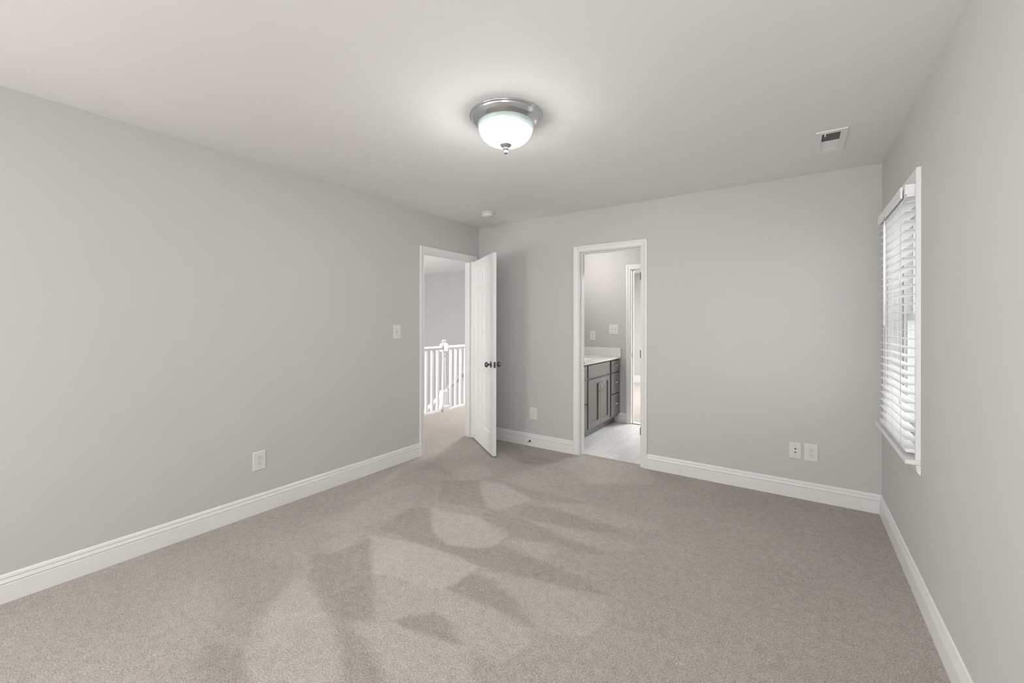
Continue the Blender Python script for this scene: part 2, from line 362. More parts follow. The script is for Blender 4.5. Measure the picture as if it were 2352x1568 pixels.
# ------------------------------------------------------------------ walls and ceiling
def wx(x):  # wall in plane x: (u=y, v=z)
    return lambda u, v, w: (x + w, u, v)
def wy(y):
    return lambda u, v, w: (u, y + w, v)
mb = MB(); slab(mb, REAR - WT, D + WT, 0, H, [(HD0 - JT, HD1 + JT, -1, DH + JT)], 0, -WT, wx(L)); struct(mb.build('wall_left', M_wall))
mb = MB(); slab(mb, L, R + 0.14, 0, H, [(BD0 - JT, BD1 + JT, -1, DH + JT)], 0, WT, wy(D)); struct(mb.build('wall_back', M_wall))
mb = MB(); slab(mb, REAR - WT, D, 0, H, [(WIN0, WIN1, WZ0 - .022, WZ1)], 0, 0.14, wx(R)); struct(mb.build('wall_right', M_wall))
mb = MB(); slab(mb, L, R + 0.14, 0, H, [(-2.55, -0.05, 0.6, 2.1)], 0, -WT, wy(REAR)); struct(mb.build('wall_rear', M_wall))
VX, VY = 0.160, 3.214
mb = MB(); slab(mb, -8.2, 0.75, -1.3, 9.5, [(VX - .048, VX + .048, VY - .145, VY + .145)], H, H + 0.12, lambda u, v, w: (u, v, w)); struct(mb.build('ceiling', M_ceil))
# bathroom shell
mb = MB(); mb.box((BATH_L - WT, D + WT, -.05), (BATH_L, BATH_Y, H)); struct(mb.build('wall_bathroom_left', M_bathwall))
mb = MB(); mb.box((BATH_R, D + WT, -.05), (BATH_R + WT, BATH_Y, H)); struct(mb.build('wall_bathroom_right', M_bathwall))
FD0, FD1 = -1.818, -1.058
mb = MB(); slab(mb, BATH_L - WT, BATH_R + WT, -.05, H, [(FD0 - JT, FD1 + JT, -1, DH + JT)], 0, WT, wy(BATH_Y)); struct(mb.build('wall_bathroom_back', M_bathwall))
# hall and stairwell shell
mb = MB(); mb.box((-8.2, 6.87, -2.8), (-3.0, 6.97, H)); struct(mb.build('wall_hall_back', M_hall))
mb = MB(); mb.box((-8.3, 0.9, -2.8), (-8.2, 6.97, H)); struct(mb.build('wall_hall_left', M_hall))
mb = MB(); mb.box((-8.2, 0.8, -2.8), (L - WT, 0.9, H)); struct(mb.build('wall_hall_front', M_hall))
mb = MB(); mb.box((L - WT, D + WT, 0), (L, 6.97, H)); struct(mb.build('wall_hall_right', M_hall))
mb = MB(); mb.box((HALL_X - .02, 0.9, -2.8), (HALL_X + .06, 6.9, -.003)); struct(mb.build('wall_stairwell', M_trim))
# next bedroom shell
mb = MB(); mb.box((-4.7, 9.33, 0), (0.7, 9.43, H)); struct(mb.build('wall_next_room_back', M_wall))
mb = MB(); mb.box((-4.7, BATH_Y + WT, 0), (-4.6, 9.33, H)); mb.box((0.6, BATH_Y + WT, 0), (0.7, 9.33, H)); struct(mb.build('wall_next_room_side', M_wall))
mb = MB(); mb.box((-4.6, 9.315, 0), (0.6, 9.33, .15)); struct(mb.build('baseboard_next_room', M_trim))

# ------------------------------------------------------------------ baseboards
BB = [(0, 0), (.0148, 0), (.0148, .0855), (.0138, .0875), (.0065, .0893), (.0065, .0908), (.0128, .0926), (.0112, .100), (.0080, .1108), (.0036, .1122), (.0036, .1136), (.0084, .1150), (.0060, .127), (.0030, .132), (0, .133)]
def bboard(name, p0, p1, nrm, m0=0, m1=0):
    d = Vector((p1[0] - p0[0], p1[1] - p0[1], 0)).normalized(); n = Vector((*nrm, 0))
    st = []
    for p, k in ((p0, m0), (p1, -m1)):
        st.append([tuple(Vector((p[0], p[1], 0)) + n * t + d * (t * k) + Vector((0, 0, z))) for t, z in BB])
    return struct(MB().sweep(BB, st).build(name, M_trim))
CW = 0.057; RV = 0.006
bboard('baseboard_left', (L, REAR), (L, HD0 - RV - CW), (1, 0), 1, 0)
bboard('baseboard_back', (L, D), (BD0 - RV - CW, D), (0, -1), 1, 0)
bboard('baseboard_back', (BD1 + RV + CW, D), (R, D), (0, -1), 0, 1)
bboard('baseboard_right', (R, REAR), (R, D), (-1, 0), 1, 1)
bboard('baseboard_rear', (L, REAR), (R, REAR), (0, 1), 1, 1)
bboard('baseboard_bathroom', (-2.06, BATH_Y), (FD0 - RV - CW, BATH_Y), (0, -1))
bboard('baseboard_bathroom', (FD1 + RV + CW, BATH_Y), (BATH_R, BATH_Y), (0, -1))

# ------------------------------------------------------------------ door and window casings
CS = [(0, 0), (0, .0085), (.003, .0105), (.0055, .0105), (.0075, .0075), (.010, .0080), (.022, .0100), (.033, .0125), (.0365, .0150), (.040, .0168), (.050, .0172), (.0545, .0165), (.057, .0140), (.057, 0)]
def casing(mb, u0, u1, z0, z1, f, prof=CS):
    """three-sided casing; f(u,z,w)"""
    st = []
    for kind in range(4):
        row = []
        for a, b in prof:
            if kind == 0: row.append(f(u0 - a, z0, b))
            if kind == 1: row.append(f(u0 - a, z1 + a, b))
            if kind == 2: row.append(f(u1 + a, z1 + a, b))
            if kind == 3: row.append(f(u1 + a, z0, b))
        st.append(row)
    mb.sweep(prof, st)
def jamb(mb, u0, u1, z1, f, depth, stop=None):
    """f(u,z,w): w from 0 (room face) to depth"""
    def bx(a, b, c, d, e, g):
        q = [f(a, c, e), f(b, d, g)]; mb.box(q[0], q[1])
    bx(u0 - JT, u0, 0, z1 + JT, 0, depth); bx(u1, u1 + JT, 0, z1 + JT, 0, depth); bx(u0, u1, z1, z1 + JT, 0, depth)
    if stop:
        s0, s1 = stop
        bx(u0, u0 + .011, 0, z1, s0, s1); bx(u1 - .011, u1, 0, z1, s0, s1); bx(u0 + .011, u1 - .011, z1 - .011, z1, s0, s1)
# hall door
fH = lambda u, z, w: (L + w, u, z); fHi = lambda u, z, w: (L - w, u, z)
mb = MB(); casing(mb, HD0 - RV, HD1 + RV, 0, DH + RV, fH); casing(mb, HD0 - RV, HD1 + RV, 0, DH + RV, lambda u, z, w: (L - WT - w, u, z))
jamb(mb, HD0, HD1, DH, fHi, WT, (.038, .075))
t1 = struct(mb.build('trim_1', M_trim))
mb = MB(); mb.box((L - .030, HD0 - .0005, .885), (L - .004, HD0 + .0012, .945)); mb.build('strike_plate', M_bronze, t1)
# bathroom door frame
fB = lambda u, z, w: (u, D - w, z)
mb = MB(); casing(mb, BD0 - RV, BD1 + RV, 0, DH + RV, fB); casing(mb, BD0 - RV, BD1 + RV, 0, DH + RV, lambda u, z, w: (u, D + WT + w, z))
jamb(mb, BD0, BD1, DH, lambda u, z, w: (u, D + w, z), WT, (.045, .078))
t2 = struct(mb.build('trim_2', M_trim))
mb = MB(); mb.box((BD0 - .0005, D + .082, .865), (BD0 + .0015, D + .110, .930)); mb.build('strike_plate', M_bronze, t2)
# far bathroom door frame
mb = MB(); casing(mb, FD0 - RV, FD1 + RV, -.004, DH + RV, lambda u, z, w: (u, BATH_Y - w, z)); casing(mb, FD0 - RV, FD1 + RV, 0, DH + RV, lambda u, z, w: (u, BATH_Y + WT + w, z))
jamb(mb, FD0, FD1, DH, lambda u, z, w: (u, BATH_Y + w, z), WT, (.050, .080))
t3 = struct(mb.build('trim_3', M_trim))
mb = MB(); mb.box((FD0 - .0005, BATH_Y + .012, .865), (FD0 + .0015, BATH_Y + .044, .925)); mb.build('strike_plate', M_nick, t3)
mb = MB(); mb.box((FD0, BATH_Y + .004, -.004), (FD1, BATH_Y + .014, .003)); struct(mb.build('trim_6', M_bronze))

# ------------------------------------------------------------------ six-panel door leaves
def panel_leaf(w, h, th, f):
    """f(u, z, n) ; u 0..w from the hinge, n 0..th"""
    mb = MB()
    sw = .110; mw = .095; pw = (w - 2 * sw - mw) / 2
    cols = [(sw, sw + pw), (sw + pw + mw, w - sw)]
    rows = [(.205, .800), (1.000, 1.600), (1.705, 1.915)]
    holes = [(a, b, c, d) for a, b in cols for c, d in rows]
    us = sorted({0, w, *[q for c in cols for q in c]}); zs = sorted({0, h, *[q for r in rows for q in r]})
    for n, sg in ((0, 1), (th, -1)):
        for i in range(len(us) - 1):
            for j in range(len(zs) - 1):
                cu, cz = (us[i] + us[i + 1]) / 2, (zs[j] + zs[j + 1]) / 2
                if any(q[0] < cu < q[1] and q[2] < cz < q[3] for q in holes): continue
                mb.add([f(us[i], zs[j], n), f(us[i + 1], zs[j], n), f(us[i + 1], zs[j + 1], n), f(us[i], zs[j + 1], n)], [(0, 1, 2, 3)])
        for (a, b, c, d) in holes:
            rings = []
            for ins, dep in ((0, 0), (.004, .0035), (.012, .0080), (.018, .0080), (.040, .0025), (.044, .0020)):
                q = n + sg * dep
                rings.append([f(a + ins, c + ins, q), f(b - ins, c + ins, q), f(b - ins, d - ins, q), f(a + ins, d - ins, q)])
            for k in range(len(rings) - 1):
                mb.add(rings[k] + rings[k + 1], [(i, (i + 1) % 4, 4 + (i + 1) % 4, 4 + i) for i in range(4)])
            mb.add(rings[-1], [(0, 1, 2, 3)])
    for (p, q) in (((0, 0), (w, 0)), ((w, 0), (w, h)), ((w, h), (0, h)), ((0, h), (0, 0))):
        mb.add([f(*p, 0), f(*q, 0), f(*q, th), f(*p, th)], [(0, 1, 2, 3)])
    return mb
def axis_frame(o, n):
    """matrix with local z along n at o"""
    return Matrix.Translation(Vector(o)) @ Vector(n).to_track_quat('Z', 'Y').to_matrix().to_4x4()
KNOB = [(0, .0665), (.010, .0660), (.018, .0630), (.0245, .0570), (.0275, .0490), (.0265, .0420), (.0200, .0350), (.0120, .0300), (.0095, .0240), (.0095, .0160), (.0130, .0110), (.0230, .0080), (.0310, .0060), (.0325, .0030), (.0325, 0)]
def knob(parent, o, n):
    M = axis_frame(o, n); return MB().lathe(KNOB, 32, xf=lambda q: M @ Vector(q)).build('door_knob', M_dnick, parent)
# door_1: visible face passes through A; direction dv from hinge to free edge, back normal nb
dv = Vector((.817, -.577, 0)).normalized(); nb = Vector((-dv.y, dv.x, 0)); TH = .035; DW = .757
A0 = Vector((-2.476, 3.305, 0.014)) - dv * DW
fD = lambda u, z, n: tuple(A0 + dv * u + nb * n + Vector((0, 0, z)))
d1 = panel_leaf(DW, 2.003, TH, fD).build('door_1', M_door); struct(d1)
kz = .896; ku = DW - .062
knob(d1, fD(ku, kz, 0), -nb); knob(d1, fD(ku, kz, TH), nb)
def dbox(mb, a, b): # oriented box in door coordinates
    vs = [fD(u, z, n) for n in (a[2], b[2]) for z in (a[1], b[1]) for u in (a[0], b[0])]
    mb.add(vs, [(0, 2, 3, 1), (4, 5, 7, 6), (0, 1, 5, 4), (2, 6, 7, 3), (0, 4, 6, 2), (1, 3, 7, 5)])
mb = MB(); dbox(mb, (DW - .002, kz - .030, .006), (DW + .0012, kz + .030, TH - .006)); dbox(mb, (DW, kz - .009, .012), (DW + .010, kz + .009, TH - .012)); mb.build('latch_plate', M_bronze, d1)
for hz in (.20, 1.0, 1.78):
    mb = MB(); c = Vector(fD(-.004, hz, TH + .004)); mb.lathe([(0, 0), (.006, 0), (.006, .09), (0, .09)], 12, xf=lambda q, c=c: c + Vector(q)); dbox(mb, (-.0015, hz, .004), (.0005, hz + .09, TH)); mb.build('hinge', M_bronze, d1)
# empty hinges left on the bathroom door frame
for hz in (.296, 1.005, 1.722):
    mb = MB(); mb.box((BD1 - .0016, D + .0, hz), (BD1 + .0005, D + .036, hz + .070)); mb.lathe([(0, 0), (.0034, 0), (.0034, .070), (0, .070)], 12, xf=lambda q, hz=hz: Vector((BD1 + .0005, D - .0030, hz)) + Vector(q)); mb.build('hinge', M_bronze, t2)

# ------------------------------------------------------------------ window in the right wall
mb = MB(); casing(mb, WIN0 - RV + .001, WIN1 + RV, WZ0, WZ1, lambda u, z, w: (R - w, u, z))
mb.box((R, WIN0, WZ0), (R + .07, WIN0 + .006, WZ1)); mb.box((R, WIN1 - .006, WZ0), (R + .07, WIN1, WZ1)); mb.box((R, WIN0 + .006, WZ1 - .006), (R + .07, WIN1 - .006, WZ1))
struct(mb.build('trim_4', M_trim))
w1 = empty('window_1', (R + .05, (WIN0 + WIN1) / 2, WZ0), None, None, kind='structure')
mb = MB()  # stool with horns, front nosing
mb.box((R - .056, WIN0 - RV - CW - .008, WZ0 - .022), (R, WIN1 + RV + CW + .008, WZ0), bev=.004); mb.box((R - .002, WIN0, WZ0 - .022), (R + .075, WIN1, WZ0)); mb.build('window_sill', M_trim, w1)
AP = [(0, 0), (.004, 0), (.010, .006), (.0125, .014), (.0150, .030), (.0165, .034), (.0165, .046), (0, .046)]
st = [[(R - t, y, WZ0 - .068 + z) for t, z in AP] for y in (WIN0 - RV - CW, WIN1 + RV + CW)]
MB().sweep(AP, st).build('apron', M_trim, w1)
FX = R + .072
mb = MB(); slab(mb, WIN0, WIN1, WZ0, WZ1, [(WIN0 + .035, WIN1 - .035, WZ0 + .035, WZ1 - .035)], 0, .066, wx(FX)); mb.build('window_frame', M_vinyl, w1)
zm = 1.36
for nm, z0, z1, dx in (('lower_sash', WZ0 + .035, zm + .02, .010), ('upper_sash', zm - .02, WZ1 - .035, .036)):
    mb = MB(); slab(mb, WIN0 + .035, WIN1 - .035, z0, z1, [(WIN0 + .078, WIN1 - .078, z0 + .042, z1 - .042)], dx, dx + .024, wx(FX))
    s = mb.build(nm, M_vinyl, w1); s['label'] = 'white vinyl sash'
    mb = MB(); mb.box((FX + dx + .010, WIN0 + .078, z0 + .042), (FX + dx + .014, WIN1 - .078, z1 - .042)); mb.build('pane', M_glass, s)
mb = MB(); mb.box((FX - .004, 3.17, zm + .010), (FX + .012, 3.25, zm + .032), bev=.003); mb.build('sash_lock', M_vinyl, w1)
# rear window (behind the camera)
w2 = empty('window_2', (-1.30, REAR, .6), None, None, kind='structure')
mb = MB(); slab(mb, -2.55, -.05, .6, 2.1, [(-2.5, -1.33, .65, 2.05), (-1.27, -.1, .65, 2.05)], -.05, -.10, wy(REAR)); mb.build('window_frame', M_vinyl, w2)
mb = MB(); casing(mb, -2.55, -.05, .6, 2.1, lambda u, z, w: (u, REAR + w, z)); mb.box((-2.62, REAR, .58), (.02, REAR + .05, .60)); mb.build('casing', M_trim, w2)

# ------------------------------------------------------------------ horizontal blind
XF = R - .043; XB = XF + .050; YB0, YB1 = WIN0 + .004, WIN1 - .022
bl = empty('window_blind', (R - .02, (YB0 + YB1) / 2, 1.95), 'white horizontal slatted blind, lowered and open, in the window on the right wall', 'blind')
mb = MB(); mb.box((XF + .004, YB0, 1.950), (XB + .004, YB1, 2.008), bev=.002); mb.build('headrail', M_blind, bl)
mb = MB(); mb.box((XF - .0035, YB0 - .002, 1.962), (XF + .0045, YB0 + .034, 2.010), bev=.001); mb.box((XF - .0035, YB0 - .0035, 1.962), (XB - .010, YB0 + .001, 2.010))
for y_, z_ in ((YB0 - .0045, 1.970), (YB0 - .0045, 2.000)):
    mb.box((XF + .004, y_, z_), (XF + .009, y_ + .002, z_ + .005))
mb.build('mounting_bracket', M_blind, bl)
mb = MB(); VP = [(0, 0), (.006, 0), (.009, .010), (.008, .034), (.010, .046), (.008, .056), (0, .058)]
st = [[(XF - .002 - t, y, 1.960 + z) for t, z in VP] for y in (YB0 + .068, YB1 + .002)]
mb.sweep(VP, st); mb.box((XF - .002, YB1 - .002, 1.960), (R - .004, YB1 + .002, 2.018)); mb.build('valance', M_blind, bl)
mb = MB()
NS = 27; 
for k in range(NS):
    z = .750 + .04515 * k; n = 6; st = []
    sec = [(XF + .05 * i / n, z + .0008 * (1 - (2 * i / n - 1) ** 2) + .0013) for i in range(n + 1)] + [(XF + .05 * i / n, z + .0008 * (1 - (2 * i / n - 1) ** 2) - .0013) for i in range(n, -1, -1)]
    mb.sweep(sec, [[(x, y, zz) for x, zz in sec] for y in (YB0, YB1)])
mb.build('slats', M_blind, bl)
mb = MB(); mb.box((XF - .001, YB0, .690), (XB + .001, YB1, .708), bev=.003); mb.build('bottom_rail', M_blind, bl)
for y in (2.925, 3.160, 3.372):
    mb = MB()
    for x in (XF - .0012, XB + .0012): mb.tube([(x, y, .700), (x, y, 1.955)], .0009, 6)
    mb.build('ladder_cord', M_cord, bl)
mb = MB(); mb.tube([(XF - .012, 3.345, 1.945), (XF - .013, 3.344, 1.90), (XF - .014, 3.342, 1.314)], [.002, .0056, .0056], 12); mb.build('tilt_wand', M_blind, bl)
mb = MB(); c = (XF - .012, 3.345, 1.945); mb.tube([(XF + .004, 3.345, 1.965), (XF - .008, 3.345, 1.968), (XF - .014, 3.345, 1.955), (XF - .012, 3.345, 1.940)], .0016, 8); mb.build('wand_hook', M_dnick, bl)
mb = MB(); TX = XF - .008
mb.tube([(XF + .003, 2.905, 1.955), (TX, 2.903, 1.92), (TX, 2.900, 1.588)], .0010, 6); mb.tube([(XF + .003, 2.893, 1.955), (TX, 2.893, 1.92), (TX, 2.892, .955)], .0010, 6); mb.build('lift_cord', M_cord, bl)
def tassel(x, y, z, r, h):
    prof = [(.0012, h), (.0035, h * .92), (r * .75, h * .72), (r, h * .4), (r, h * .12), (r * .8, 0), (0, 0)]
    MB().lathe(prof, 16, xf=lambda q: Vector((x, y, z)) + Vector(q)).build('cord_tassel', M_blind, bl)
tassel(TX, 2.900, 1.548, .0075, .042); tassel(TX, 2.892, .917, .0065, .040)

# ------------------------------------------------------------------ ceiling light
LX, LY = -1.305, 1.855
cl = empty('ceiling_light', (LX, LY, H), 'round flush ceiling light with brushed nickel rim and lit alabaster glass bowl', 'light')
T = lambda q: Vector((LX, LY, H)) + Vector(q)
PAN = [(.100, 0), (.192, 0), (.195, -.003), (.195, -.007), (.190, -.010), (.1865, -.012), (.1865, -.016), (.183, -.020), (.181, -.022), (.176, -.030), (.167, -.038), (.158, -.043), (.154, -.045), (.1525, -.048), (.1500, -.048), (.1485, -.044), (.130, -.034), (.100, -.030)]
MB().lathe(PAN, 96, xf=T).build('rim', M_nick, cl)
BW = [(.1500 * math.cos(a) ** .78 if math.cos(a) > 0 else 0, -.045 - .112 * math.sin(a)) for a in [PI / 2 * i / 24 for i in range(25)]]
BW = [(.140, -.036), (.1490, -.040)] + BW[:-1] + [(0.004, -.157)]
# mesh kept in local coordinates so the glass pattern follows the bowl
b = MB().lathe(BW, 96).build('glass_bowl', M_bowl, cl); b.matrix_parent_inverse = Matrix.Identity(4)
FN = [(0, -.148), (.028, -.1500), (.0315, -.1530), (.0300, -.1570), (.0220, -.1660), (.0170, -.1710), (.0155, -.1735), (.0165, -.1760), (.0130, -.1810), (.0105, -.1830), (.0085, -.1860), (.0105, -.1890), (.0120, -.1935), (.0110, -.1990), (.0070, -.2040), (0, -.2060)]
MB().lathe(FN, 32, xf=T).build('finial', M_satin, cl)

# ------------------------------------------------------------------ smoke detector
SX, SY = -2.605, 3.385
sd = empty('smoke_detector', (SX, SY, H), 'round white smoke detector on the ceiling near the corner above the doors', 'smoke detector')
T = lambda q: Vector((SX, SY, H)) + Vector(q)
MB().lathe([(0, 0), (.073, 0), (.074, -.004), (.070, -.010), (.064, -.012), (0, -.012)], 48, xf=T).build('base', M_plate, sd)
MB().lathe([(0, -.012), (.060, -.012), (.062, -.020), (.060, -.034), (.050, -.041), (.020, -.043), (0, -.043)], 48, xf=T).build('cover', M_plate, sd)

# ------------------------------------------------------------------ ceiling vent
cv = empty('ceiling_vent', (VX, VY, H), 'small white metal ceiling air register near the window wall', 'vent')
mb = MB(); slab(mb, VX - .074, VX + .074, VY - .176, VY + .176, [(VX - .044, VX + .044, VY - .140, VY - .004), (VX - .044, VX + .044, VY + .006, VY + .140)], H - .001, H - .006, lambda u, v, w: (u, v, w))
for e in ((VX - .0745, VX - .0715), (VX + .0715, VX + .0745)): mb.box((e[0], VY - .1765, H - .0002), (e[1], VY + .1765, H - .0072))
for e in ((VY - .1766, VY - .1735), (VY + .1735, VY + .1766)): mb.box((VX - .0744, e[0], H - .0003), (VX + .0744, e[1], H - .0070))
mb.lathe([(0, 0), (.004, 0), (.003, -.0015), (0, -.002)], 12, xf=lambda q: Vector((VX, VY + .158, H - .006)) + Vector(q)); mb.build('frame', M_trim, cv)
mb = MB(); mb.box((VX - .047, VY - .144, H + .050), (VX + .047, VY + .144, H + .052))
mb.box((VX - .048, VY - .144, H), (VX - .046, VY + .144, H + .05)); mb.box((VX + .046, VY - .144, H), (VX + .048, VY + .144, H + .05))
mb.box((VX - .047, VY - .145, H), (VX + .047, VY - .143, H + .05)); mb.box((VX - .047, VY + .143, H), (VX + .047, VY + .145, H + .05)); mb.build('duct', M_duct, cv)
for nm, ya, yb, an, m in (('louvers', VY - .138, VY - .006, 1, M_louver_shade), ('louvers', VY + .008, VY + .138, -1, M_trim)):
    mb = MB(); n = 14
    for k in range(n):
        y = ya + (yb - ya) * (k + .5) / n; s = .0062
        a = (y - s * an, H - .003); c = (y + s * an, H + .006)
        mb.add([(VX - .044, a[0], a[1]), (VX + .044, a[0], a[1]), (VX + .044, c[0], c[1]), (VX - .044, c[0], c[1]), (VX - .044, a[0] + .0008, a[1]), (VX + .044, a[0] + .0008, a[1]), (VX + .044, c[0] + .0008, c[1]), (VX - .044, c[0] + .0008, c[1])],
               [(0, 1, 2, 3), (4, 5, 6, 7), (0, 1, 5, 4), (2, 3, 7, 6), (0, 3, 7, 4), (1, 2, 6, 5)])
    mb.build(nm, m, cv)
mb = MB(); mb.box((VX - .032, VY - .136, H - .014), (VX - .026, VY - .118, H - .002)); mb.build('damper_lever', M_trim, cv)

# ------------------------------------------------------------------ electrical plates: local frame u right, v up, w out of the wall
def frame(o, u, n):
    o, u, n = Vector(o), Vector(u), Vector(n)
    return lambda q: tuple(o + u * q[0] + Vector((0, 0, 1)) * q[1] + n * q[2])
def plate(par, F, w, h):
    mb = MB(); t = .0055; i = .004
    vs = []
    for (a, z) in ((0, 0), (0, .0025), (i, t)):
        vs += [(-w / 2 + a, -h / 2 + a, z), (w / 2 - a, -h / 2 + a, z), (w / 2 - a, h / 2 - a, z), (-w / 2 + a, h / 2 - a, z)]
    fs = [(3, 2, 1, 0), (8, 9, 10, 11)] + [(r * 4 + k, r * 4 + (k + 1) % 4, r * 4 + 4 + (k + 1) % 4, r * 4 + 4 + k) for r in (0, 1) for k in range(4)]
    mb.add(vs, fs, False, F); return mb.build('cover_plate', M_plate, par)
def disc(mb, F, cx, cy, r, w0, w1, seg=20, sy=1.0, flat=None):
    vs = []
    for w in (w0, w1):
        for k in range(seg):
            a = 2 * PI * k / seg; x, y = r * math.cos(a), r * math.sin(a) * sy
            if flat: y = max(-flat, min(flat, y))
            vs.append((cx + x, cy + y, w))
    mb.add(vs, [tuple(range(seg)), tuple(range(seg, 2 * seg))] + [(k, (k + 1) % seg, seg + (k + 1) % seg, seg + k) for k in range(seg)], False, F)
def outlet(o, u, n, label, w=.084, h=.130):
    t = empty('wall_outlet', o, label, 'outlet', 'white duplex outlets'); F = frame(o, u, n)
    p = plate(t, F, w, h)
    for cy in (.0195, -.0195):
        mb = MB(); disc(mb, F, 0, cy, .0178, .0050, .0055 + .0002, 28, 1, .0148); mb.build('seam', M_gap, t).name = 'receptacle_seam'
        mb = MB(); disc(mb, F, 0, cy, .0168, .0050, .0068, 28, 1, .0138); r = mb.build('receptacle', M_plate, t)
        mb = MB()
        for sx, hh in ((-.0062, .0042), (.0062, .0034)):
            mb.box((sx - .0011, cy + .003 - hh, .0060), (sx + .0011, cy + .003 + hh, .0071), xf=lambda q: F(q))
        disc(mb, F, 0, cy - .0075, .0024, .0060, .0071, 12); mb.build('slot', M_slot, r)
    mb = MB(); disc(mb, F, 0, 0, .0028, .005, .0064, 12); mb.build('screw', M_plate, t)
    return t
outlet((L, 1.431, .363), (0, -1, 0), (1, 0, 0), 'white duplex outlet low on the left wall, nearest the camera')
outlet((-2.352, D, .350), (1, 0, 0), (0, -1, 0), 'white duplex outlet on the back wall between the two doorways')
outlet((.082, D, .357), (1, 0, 0), (0, -1, 0), 'white duplex outlet on the back wall beside the cable jack plate')
outlet((-2.356, BATH_Y, 1.146), (1, 0, 0), (0, -1, 0), 'white duplex outlet above the bathroom counter backsplash', .086, .128)
# cable / phone plate
o = (-.016, D, .357); t = empty('cable_jack_plate', o, 'white wall plate with coax and phone jacks left of an outlet', 'wall plate'); F = frame(o, (1, 0, 0), (0, -1, 0)); plate(t, F, .078, .122)
mb = MB(); disc(mb, F, 0, .015, .0062, .005, .0085, 6); disc(mb, F, 0, .015, .0045, .0085, .0160, 16); mb.build('coax_connector', M_dnick, t)
mb = MB(); mb.add([(-.0058, -.0095, .0061), (.0058, -.0095, .0061), (.0058, -.0125, .0061), (.002, -.0195, .0061), (-.002, -.0195, .0061), (-.0058, -.0125, .0061)], [(0, 1, 2, 3, 4, 5)], False, F); mb.build('phone_jack', M_slot, t)
for cy in (.0415, -.0415):
    mb = MB(); disc(mb, F, 0, cy, .003, .005, .0065, 12); mb.build('screw', M_gap, t)
def toggle_plate(o, u, n, label, w, h, xs, name):
    t = empty(name, o, label, 'light switch'); F = frame(o, u, n); plate(t, F, w, h)
    for cx in xs:
        mb = MB(); mb.box((cx - .0055, -.0125, .0050), (cx + .0055, .0125, .0058), xf=lambda q: F(q)); mb.build('toggle_slot', M_gap, t)
        mb = MB(); mb.add([(cx - .004, -.004, .005), (cx + .004, -.004, .005), (cx + .004, .008, .005), (cx - .004, .008, .005), (cx - .0032, .006, .017), (cx + .0032, .006, .017), (cx + .0032, .012, .0165), (cx - .0032, .012, .0165)],
                          [(0, 1, 2, 3), (4, 5, 6, 7), (0, 1, 5, 4), (1, 2, 6, 5), (2, 3, 7, 6), (3, 0, 4, 7)], False, F); mb.build('toggle', M_plate, t)
        for cy in (.0305, -.0305):
            mb = MB(); disc(mb, F, cx, cy, .0028, .005, .0064, 12); mb.build('screw', M_gap, t)
toggle_plate((L, 2.645, 1.240), (0, -1, 0), (1, 0, 0), 'white single toggle switch on the left wall beside the hall door', .084, .128, (0,), 'light_switch')
toggle_plate((-2.058, BATH_Y, 1.239), (1, 0, 0), (0, -1, 0), 'white double toggle switch on the bathroom wall beside the door', .127, .127, (-.023, .023), 'light_switch')

# ------------------------------------------------------------------ door stop on the back baseboard
o = Vector((-2.385, D - .0148, .055)); t = empty('door_stop', o, 'small dark metal door stop screwed into the back wall baseboard', 'door stop')
n_ = Vector((0, -1, 0)); M = axis_frame(o, n_)
MB().lathe([(0, 0), (.012, 0), (.012, .004), (.007, .009), (.0032, .011), (.0032, .062), (0, .062)], 20, xf=lambda q: M @ Vector(q)).build('rod', M_bronze, t)
MB().lathe([(0, .060), (.007, .060), (.008, .064), (.008, .074), (.006, .078), (0, .079)], 20, xf=lambda q: M @ Vector(q)).build('rubber_tip', M_rubber, t)

# ------------------------------------------------------------------ bathroom vanity
VF = -1.990; V0, V1 = 4.055, BATH_Y; DT = .021
vc = empty('vanity_cabinet', (VF - .26, (V0 + V1) / 2, 0), 'grey painted bathroom vanity cabinet under the white countertop', 'cabinet')
mb = MB(); mb.box((BATH_L + .002, V0, .095), (VF - .02, V0 + .018, .855)); mb.box((BATH_L + .002, V1 - .020, .095), (VF - .02, V1 - .002, .855))
mb.box((BATH_L + .002, V0 + .018, .095), (VF - .02, V1 - .020, .113)); mb.box((BATH_L + .002, V0 + .018, .113), (BATH_L + .010, V1 - .020, .700))
mb.box((VF - .034, V0 + .018, .113), (VF - .020, V1 - .020, .838))
# face frame
def ffx(a, b, c, d): mb.box((VF - .02, a, c), (VF, b, d))
ffx(V0, V1 - .002, .812, .8555); ffx(V0, V1 - .002, .095, .125)
ys = [V0, V0 + .035, 4.395, 4.445, 5.085, 5.160, 5.445, V1 - .002]
for i in (0, 2, 4, 6): ffx(ys[i], ys[i + 1], .125, .812)
ffx(4.445, 5.085, .660, .695)
for a, b in ((V0 + .035, 4.395), (5.160, 5.445)): ffx(a, b, .400, .420); ffx(a, b, .672, .690)
mb.box((BATH_L + .05, V0 + .02, -.004), (-2.045, V1 - .002, .095)); mb.build('body', M_cab, vc)
def pull(parent, c, vert, ln=.088):
    mb = MB(); pts = []
    for i in range(13):
        s = i / 12; q = (s - .5) * ln; out = .004 + .024 * math.sin(PI * s) ** .6
        pts.append((VF + DT + out, c[0] + (0 if vert else q), c[1] + (q if vert else 0)))
    mb.tube(pts, [.0062 if i in (0, 12) else .0040 for i in range(13)], 10)
    mb.build('handle', M_nick, parent)
